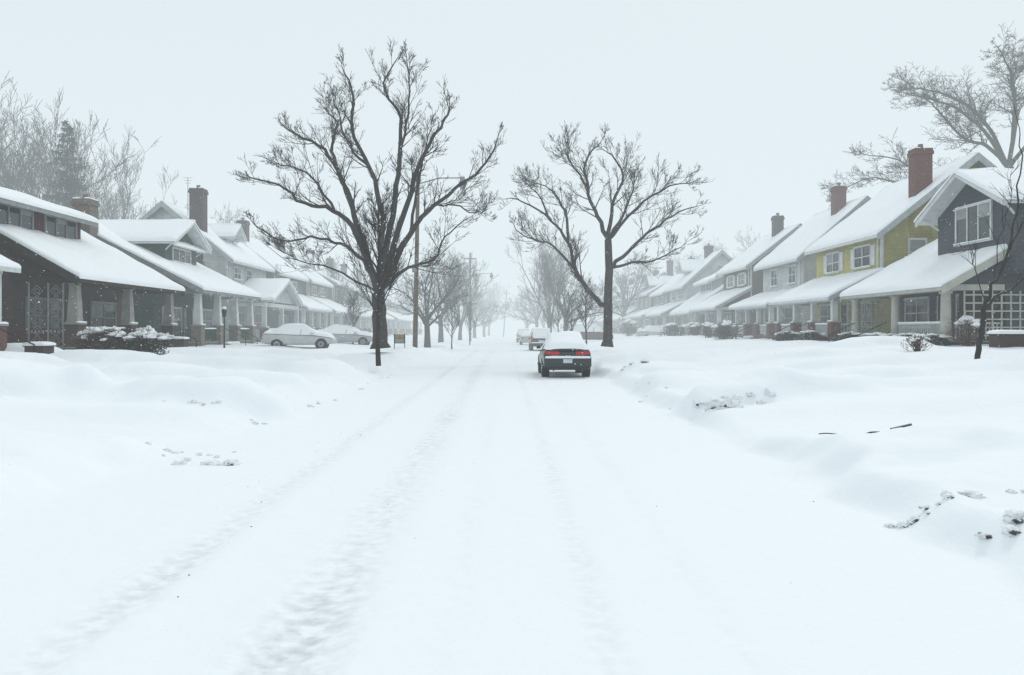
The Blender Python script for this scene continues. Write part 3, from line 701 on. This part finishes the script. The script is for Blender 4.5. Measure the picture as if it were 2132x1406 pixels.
# ---------------------------------------------------------------- vehicles
def carpaint(name,c): 
    m=basic(name,c,.25,.08,2,spec=.5); return m
TL=basic('tail_light_red',(.5,.015,.02),.25,.1); PLT=basic('licence_plate',(.55,.6,.65),.5,.1); HL=basic('head_light',(.6,.62,.65),.15,.05)
def car(name,x,y,rot,style,paint,heavy=1.0,z=None):
    e=empty(name,(x,y,(H(x,y) if z is None else z))); e.rotation_euler=(0,0,rot)
    if style=='suv':
        W=.92;st=[(-2.35,.84,.45,.95),(-2.3,.9,.38,1.05),(-1.7,.92,.32,1.08),(-.6,.92,.3,1.08),(.8,.92,.3,1.08),(1.5,.91,.32,1.05),(2.1,.86,.36,.98),(2.35,.76,.45,.85)]
        gh=[(-2.28,.86,.70,1.06,1.1),(-2.1,.86,.7,1.07,1.68),(-1.2,.87,.7,1.08,1.76),(.2,.87,.7,1.08,1.76),(.55,.87,.7,1.08,1.68),(1.35,.84,.74,1.06,1.09)]
    else:
        W=.88;st=[(-2.3,.78,.40,.92),(-2.25,.84,.34,.99),(-2.05,.87,.28,1.02),(-1.4,.89,.25,1.0),(-.5,.89,.25,.95),(.7,.89,.25,.92),(1.4,.88,.26,.86),(2.0,.82,.3,.76),(2.25,.72,.36,.66),(2.32,.6,.42,.58)]
        if style=='coupe': gh=[(-1.9,.72,.6,1.0,1.02),(-1.1,.8,.58,.98,1.29),(-.7,.82,.57,.95,1.34),(.1,.82,.57,.93,1.34),(.4,.82,.57,.92,1.27),(1.2,.78,.66,.87,.89)]
        else: gh=[(-1.75,.76,.64,.98,1.0),(-1.15,.8,.6,.96,1.3),(-.8,.82,.58,.95,1.39),(.1,.82,.58,.93,1.4),(.4,.82,.58,.92,1.34),(1.2,.79,.68,.88,.9)]
    b=MB(); rings=[]
    for sx,w,zb,zt in st:
        zm=zb+(zt-zb)*.55
        half=[(0,zb),(w*.8,zb),(w*.97,zb+.08),(w,zm),(w*.97,zt-.12),(w*.88,zt-.02),(w*.5,zt+.015),(0,zt+.02)]
        ring=half+[(-a,c) for a,c in reversed(half[1:-1])]
        rings.append(b.addv([(sx,a,c) for a,c in ring])); nr=len(ring)
    for i in range(len(rings)-1):
        for j in range(nr):
            j2=(j+1)%nr; b.face([rings[i]+j,rings[i]+j2,rings[i+1]+j2,rings[i+1]+j],paint)
    b.face([rings[0]+j for j in range(nr)],paint); b.face([rings[-1]+j for j in range(nr)][::-1],paint)
    o=b.build('body',e,smooth=True); md=o.modifiers.new('s','SUBSURF'); md.levels=2; md.render_levels=2
    g_=MB(); rings=[]
    for sx,wb,wt,zb,zt in gh:
        half=[(wb,zb-.04),(wb*.6+wt*.4,zb*.6+zt*.4),(wt+.03,max(zb,zt-.07)),(wt*.85,zt-.01),(0,zt+.03)]
        ring=half+[(-a,c) for a,c in reversed(half[:-1])]
        rings.append(g_.addv([(sx,a,c) for a,c in ring])); nr=len(ring)
    ni=len(rings)-1
    for i in range(ni):
        for j in range(nr-1):
            side_=j<2 or j>=nr-3
            end=i in(0,ni-1)
            if style=='suv' and i==0: glass=True
            else: glass=side_ or end
            g_.face([rings[i]+j,rings[i]+j+1,rings[i+1]+j+1,rings[i+1]+j],GLASS if glass else paint)
    o=g_.build('greenhouse',e,smooth=True); md=o.modifiers.new('s','SUBSURF'); md.levels=1; md.render_levels=1
    pl=MB()
    for sgn in(-1,1):
        for i in (1,3 if style!='coupe' else 2):
            sx,wb,wt,zb,zt=gh[i]; pl.bar((sx,sgn*(wb+.005),zb),(sx+.1,sgn*(wt+.03),zt-.06),.035,paint)
        for a,bq in ((0,1),(4,5)):
            A=gh[a];B=gh[bq]; pl.bar((A[0],sgn*(A[2] if a==4 else A[1]*.97),A[4]-.03),(B[0],sgn*((B[2]) if a!=4 else B[1]*.97),B[4]-.03),.04,paint)
        pl.box(.75,.95,sgn*.9-.08,sgn*.9+.08,.93,1.05,paint)
    pl.build('pillars_mirrors',e)
    wh=MB()
    for wx in (-1.35,1.42):
        for sgn in(-1,1):
            yy=sgn*(W-.12)
            n=22
            R0=.33
            def cyl(r,h0,h1,mat):
                A=[(wx+r*math.cos(6.28318*k/n),yy+sgn*h0,.31+r*math.sin(6.28318*k/n)) for k in range(n)]
                B=[(wx+r*math.cos(6.28318*k/n),yy+sgn*h1,.31+r*math.sin(6.28318*k/n)) for k in range(n)]
                wh.prism(A,B,mat)
            cyl(R0+.05,-.15,.112,BLACK); cyl(R0,-.14,.125,RUB); cyl(.2,0,.135,METAL); cyl(.06,0,.15,BLACK)
    wh.build('wheels',e,bevel=.012)
    t=MB(); xr=st[0][0]
    if style=='coupe':
        for sg in(-1,1):
            A=[(xr-.035,sg*.76,.79),(xr-.05,sg*.3,.78),(xr-.05,sg*.3,.895),(xr-.035,sg*.75,.905)]
            B=[(xr+.2,sg*.83,.79),(xr+.2,sg*.3,.78),(xr+.2,sg*.3,.9),(xr+.2,sg*.82,.91)]
            t.prism(A,B,TL)
        t.box(xr-.045,xr+.2,-.295,.295,.775,.89,paint)
        t.box(xr-.07,xr+.3,-.84,.84,.36,.68,paint); t.box(xr-.085,xr-.07,-.16,.16,.49,.63,PLT)
        t.box(xr-.05,xr+.3,-.7,.7,.24,.35,BLACK); t.box(xr-.075,xr-.07,-.7,.7,.41,.44,BLACK)
        t.frus(xr,.5,.2,.26,.03,.03,8,METAL)
    elif style=='suv':
        for sg in(-1,1): t.box(xr-.02,xr+.2,min(sg*.7,sg*.86),max(sg*.7,sg*.86),.8,1.15,TL)
        t.box(xr-.1,xr+.3,-.88,.88,.42,.64,BLACK); t.box(xr-.04,xr,-.25,.25,.72,.86,PLT)
    else:
        for sg in(-1,1): t.box(xr-.03,xr+.12,min(sg*.45,sg*.78),max(sg*.45,sg*.78),.74,.9,TL)
        t.box(xr-.06,xr+.3,-.8,.8,.36,.6,paint)
    xf=st[-1][0]
    for sg in(-1,1): t.box(xf-.28,xf-.06,min(sg*.45,sg*.72),max(sg*.45,sg*.72),.52,.66,HL)
    t.box(xf-.2,xf+.02,-.68,.68,.34,.5,paint)
    t.build('lights_bumpers',e,bevel=.02)
    s=MB()
    k=len(s.v); NS=44; NW=14
    xr0=st[0][0]+.05; xf0=st[-1][0]-.1
    def topz(xx):
        zb=0
        for i in range(len(st)-1):
            if st[i][0]<=xx<=st[i+1][0]:
                f=(xx-st[i][0])/(st[i+1][0]-st[i][0]); zb=st[i][3]*(1-f)+st[i+1][3]*f; w=st[i][1]*(1-f)+st[i+1][1]*f
        zg=None;wg=0
        for i in range(len(gh)-1):
            if gh[i][0]<=xx<=gh[i+1][0]:
                f=(xx-gh[i][0])/(gh[i+1][0]-gh[i][0]); zg=gh[i][4]*(1-f)+gh[i+1][4]*f; wg=gh[i][2]*(1-f)+gh[i+1][2]*f
        return zb,w*.93,zg,wg
    for i in range(NS+1):
        xx=xr0+(xf0-xr0)*i/NS; zb,w,zg,wg=topz(xx)
        for j in range(NW+1):
            a=-1+2*j/NW; yy=a*w
            edge=min(1,(1-abs(a))*3.2+.0); endf=min(1,min(i,NS-i)/2.5)
            z0=zb
            if zg is not None:
                hh=sm(wg+.12-abs(yy),-.08,.1); z0=zb+(zg-zb)*hh
                if .1<hh<.98: edge*=.3
            t_=.15*heavy*math.sqrt(max(0,edge*endf))*(1+.5*noise.noise(Vector((xx*1.5,yy*1.5,x))))
            s.v.append((xx,yy,z0+t_+.012 if edge*endf>0 else z0-.03))
    for i in range(NS):
        for j in range(NW):
            a=k+i*(NW+1)+j; s.face([a,a+NW+1,a+NW+2,a+1],SNOW)
    if style=='coupe': s.snowq((xr-.11,-.8,.68),(xr+.03,-.8,.68),(xr+.03,.8,.68),(xr-.11,.8,.68),.07)
    if style=='suv': s.snowq((xr-.12,-.85,.64),(xr+.03,-.85,.64),(xr+.03,.85,.64),(xr-.12,.85,.64),.07)
    s.build('snow_cover',e,smooth=True)
    return e
NAVY=carpaint('dark_teal_paint',(.01,.026,.03)); SILV=carpaint('silver_paint',(.36,.38,.39)); WH=carpaint('white_car_paint',(.5,.52,.52)); DG=carpaint('dark_grey_paint',(.05,.055,.06)); MAR=carpaint('maroon_paint',(.1,.02,.02))
car('parked_coupe',2.25,30.6,math.pi/2,'coupe',NAVY,1.4,z=.05)
car('parked_suv',atpx(1127,66),68,math.pi/2,'suv',DG,.9,z=.02)
car('parked_sedan',atpx(1099,92),94,math.pi/2,'sedan',SILV,1,z=.02)
car('parked_suv',atpx(1090,110),112,math.pi/2,'suv',SILV,1,z=.02)
car('parked_sedan',atpx(625,52),52,.12,'sedan',WH,1.3,z=.5)
car('parked_sedan',atpx(720,62),62,.05,'sedan',SILV,1.5,z=.5)
car('parked_suv',atpx(1228,84),84,.1,'suv',MAR,1.3,z=.4)
car('parked_sedan',atpx(1370,88),88,.0,'sedan',WH,1.3,z=.6)

# ---------------------------------------------------------------- shrubs, piers, sign, debris
def shrub(name,x,y,r,h,twmat=TWIG,leafy=False,cap=True,nt=60,z=None):
    e=empty(name,(x,y,(H(x,y)-.1) if z is None else z)); m=MB()
    P=dict(seg=.25,wig=.2,trop=.06,rmin=.006,ang=(20,55),n=(4,2))
    for k in range(nt):
        a=U(0,6.28); t=math.radians(U(5,55)); d=Vector((math.sin(t)*math.cos(a),math.sin(t)*math.sin(a),math.cos(t)))
        branch(m,Vector((U(-.3,.3)*r,U(-.3,.3)*r,0)),d,h*U(.6,1.0),.014,0,P,twmat)
    if leafy:
        for k in range(2600):
            d=Vector((U(-1,1),U(-1,1),U(0,1)))
            if d.length>1: continue
            c=Vector((d.x*r,d.y*r,d.z*h*.95)); a=.07
            k0=m.addv([tuple(c+Vector((U(-a,a),U(-a,a),U(-a,a)))) for _ in range(3)]); m.face([k0,k0+1,k0+2],EVER)
    m.build('branches',e)
    if cap:
        s=MB()
        for k in range(13):
            a=U(0,6.28); q=U(0,.8)*r; s.blob((q*math.cos(a),q*math.sin(a),h*(.95-.4*(q/r)**2)),r*U(.12,.34),r*U(.12,.34),h*U(.06,.14),SNOW,.5,2.2,seed=k+x,flat=True)
        s.build('snow_caps',e,smooth=True)
for x,yb,d,r,h,lf in ((215,735,32.0,.9,1.1,False),(245,735,31.5,.75,.9,True),(300,735,31.5,.95,1.0,True),(180,730,32.2,.5,.9,False),(335,722,36,.5,.8,True),(345,715,41,.6,.8,True),(305,700,38,.7,1.2,False)):
    shrub('snowy_shrub',atpx(x,d),d,r,h,leafy=lf)
for x,d,r,h,lf in ((1510,62,.9,1.5,True),(1475,66,1.0,1.3,False),(1640,50,.9,.7,True),(1690,47,.9,.7,True),(1780,41,1.1,.6,True),(1835,38.5,1.2,.6,True),(1895,36,1.0,.6,True),(1940,34.5,.8,.6,True),(1445,75,1.2,1.4,False),(1400,82,1.4,1.3,True),(1350,90,1.3,1.2,True),(1310,95,1.4,2,False),(2015,33.4,.6,1.3,False)):
    shrub('snowy_shrub',atpx(x,d),d,r,h,leafy=lf,nt=40)
shrub('twiggy_shrub',atpx(1912,27),27,.45,.65,cap=True,nt=26)
def pier(x,y,w,d,h,name='brick_pier'):
    e=empty(name); m=MB(); z=H(x,y); m.box(x-w,x+w,y-d,y+d,z-.3,z+h,BRKD); m.box(x-w-.04,x+w+.04,y-d-.04,y+d+.04,z+h,z+h+.06,BRKD); m.build('bricks',e)
    s=MB(); s.snowq((x-w-.05,y-d-.05,z+h+.06),(x+w+.05,y-d-.05,z+h+.06),(x+w+.05,y+d+.05,z+h+.06),(x-w-.05,y+d+.05,z+h+.06),.11); s.build('snow_cap',e,smooth=True)
pier(atpx(82,28),28,.33,.33,.4); pier(atpx(2108,26.5),26.5,.6,.3,.36,'brick_planter'); pier(atpx(375,41),41,.3,.3,.5)
def sign(x,y):
    e=empty('yard_sign'); z=H(x,y)-.12; m=MB(); OR=basic('sign_orange',(.3,.2,.06),.6); 
    for q in(-.3,.3): m.box(x+q-.02,x+q+.02,y-.02,y+.02,z-.2,z+1.0,BLACK)
    m.box(x-.28,x+.28,y-.015,y+.015,z+.4,z+.95,BLACK); m.box(x-.25,x+.25,y-.022,y-.016,z+.72,z+.92,OR); m.box(x-.25,x+.25,y-.022,y-.016,z+.43,z+.69,GREYT)
    m.build('panel',e); s=MB(); s.snowq((x-.3,y-.03,z+.95),(x+.3,y-.03,z+.95),(x+.3,y+.03,z+.95),(x-.3,y+.03,z+.95),.06); s.build('snow_cap',e,smooth=True)
sign(atpx(832,46),46)
def clumps(x,y,n,sx,sy,r0,r1,dirt=.4):
    m=MB()
    for k in range(n):
        cx=x+random.gauss(0,sx); cy=y+random.gauss(0,sy); r=U(r0,r1); z=H(cx,cy)
        m.blob((cx,cy,z+r*.1),r*U(.9,1.5),r*U(.8,1.2),r*U(.5,.8),SNOW,.6,2.4,seed=k*1.3+x)
        if R()<dirt: m.blob((cx+U(-.3,.3)*r,cy-r*.8,z+r*.05),r*.7,r*.35,r*.22,DIRT,.7,3,seed=k)
    m.build('snow_clumps',smooth=True)
clumps(-3.75,10.2,7,.25,.12,.03,.08,.1); clumps(-4.2,11,9,.3,.25,.02,.05,0)
clumps(3.95,14.6,3,.12,.06,.14,.2,.7); clumps(4.6,15.2,6,.5,.08,.05,.11,.3); clumps(3.75,6.85,16,.28,.05,.02,.055,.8); clumps(3.95,6.05,8,.13,.06,.03,.07,.8)
clumps(-5.3,14.3,12,.6,.06,.02,.05,.1); clumps(3.6,19,8,.2,2.0,.02,.06,.1); clumps(-4.3,22,14,.15,5,.02,.06,.1)
clumps(4.1,26.5,5,.3,.5,.06,.13,.8); clumps(-10.2,13.9,8,.8,.08,.02,.05,.0)
m=MB()
for k in range(90):
    x=random.choice([U(-4.4,3.4),-2.4+random.gauss(0,.25),-1.1+random.gauss(0,.3)]); y=U(3.4,26); r=U(.003,.007)
    dz,_=track(x,y); m.blob((x,y,H(x,y)+dz+r*.3),r*U(.8,1.6),r,r*.7,DIRT if R()<.35 else SNOW,.4,2,nu=7,nv=4,seed=k)
m.build('road_debris',smooth=True)
def stick(pts,r):
    m=MB(); P=[]
    for (x,y,d) in pts: 
        X=atpx(x,d); P.append(Vector((X,d,H(X,d)+.04)))
    m.tube(smooth_pts(P,3),[r]*(3*(len(P)-1)+1),6,BARKD,cap=True); m.build('fallen_stick')
stick([(1705,850,10.9),(1722,853,10.8),(1740,858,10.6)],.008); stick([(1798,858,10.5),(1815,862,10.4),(1832,861,10.45)],.011); stick([(1855,850,10.9),(1875,848,10.95),(1897,846,11.0)],.018)

# ---------------------------------------------------------------- falling snow
m=MB()
for k in range(17000):
    d=5+55*R()**.6; x=U(-.7,.7)*d; z=U(.2,CH+.5*d) if d<26 else U(.3,13)
    c=Vector((x,d,z)); r=U(.003,.007)*(1 if d<12 else 1.7)
    a=Vector((U(-1,1),U(-1,1),U(-1,1))).normalized(); b=a.orthogonal().normalized(); n=a.cross(b)
    k0=m.addv([tuple(c+b*r),tuple(c-b*r*.6+n*r),tuple(c-b*r*.6-n*r),tuple(c+a*r*1.2),tuple(c-a*r*1.2)])
    for t in ((0,1,3),(1,2,3),(2,0,3),(0,4,1),(1,4,2),(2,4,0)): m.face([k0+i for i in t],SNOW)
m.build('falling_snow')

# ---------------------------------------------------------------- self-glowing snow haze (thin overall, second box added to fade the far street)
def haze(name,SIG,*bx):
    fm=bpy.data.materials.new(name); fm.use_nodes=True; nt=fm.node_tree; nt.nodes.clear()
    out=N(nt,'ShaderNodeOutputMaterial'); ab=N(nt,'ShaderNodeVolumeAbsorption'); ab.inputs['Color'].default_value=(0,0,0,1); ab.inputs['Density'].default_value=SIG
    em=N(nt,'ShaderNodeEmission'); em.inputs['Color'].default_value=(.785,.885,.925,1); em.inputs['Strength'].default_value=SIG  # emission stands in for daylight scattered by the haze
    ad=N(nt,'ShaderNodeAddShader'); nt.links.new(ab.outputs[0],ad.inputs[0]); nt.links.new(em.outputs[0],ad.inputs[1]); nt.links.new(ad.outputs[0],out.inputs['Volume'])
    m=MB(); m.box(*bx,fm); m.build(name)
haze('glowing_snow_haze',.0022,-500,500,-80,1300,-6,45)
haze('added_far_glow_haze',.0042,-480,480,46,1280,-5.5,43)  # added glow box: fades the far street, keeps nearby darks dark

# ---------------------------------------------------------------- world, sun
w=bpy.data.worlds.new('World'); SC.world=w; w.use_nodes=True; nt=w.node_tree; bg=nt.nodes['Background']
sk=N(nt,'ShaderNodeTexSky'); sk.sky_type='NISHITA'; sk.sun_disc=False; sk.sun_elevation=math.radians(45); sk.sun_rotation=math.radians(30)
sc=N(nt,'ShaderNodeVectorMath',operation='SCALE'); sc.inputs['Scale'].default_value=.1; nt.links.new(sk.outputs[0],sc.inputs[0])
mx=N(nt,'ShaderNodeMix',data_type='RGBA'); mx.inputs['Factor'].default_value=.93; nt.links.new(sc.outputs[0],mx.inputs['A']); mx.inputs['B'].default_value=(.785,.865,.90,1)
nt.links.new(mx.outputs['Result'],bg.inputs['Color']); bg.inputs['Strength'].default_value=1.0
sl=bpy.data.lights.new('sun','SUN'); sl.energy=.9; sl.angle=math.radians(14); sl.color=(1,.98,.95)
so=bpy.data.objects.new('sun',sl); SC.collection.objects.link(so)
el=math.radians(45); az=math.radians(30)
dirv=Vector((math.sin(az)*math.cos(el),math.cos(az)*math.cos(el),math.sin(el))); so.rotation_euler=dirv.to_track_quat('Z','Y').to_euler()

# ---------------------------------------------------------------- camera
cd=bpy.data.cameras.new('camera'); co=bpy.data.objects.new('camera',cd); SC.collection.objects.link(co); SC.camera=co
co.location=(0,0,CH); co.rotation_euler=(math.radians(90),0,0)
cd.sensor_width=36; cd.lens=F/2132*36; cd.clip_end=3000; cd.clip_start=.05
cd.shift_x=(1066-VX)/2132; cd.shift_y=-(703-HY)/2132
SC.view_settings.view_transform='Standard'; SC.view_settings.look='None'; SC.view_settings.exposure=0
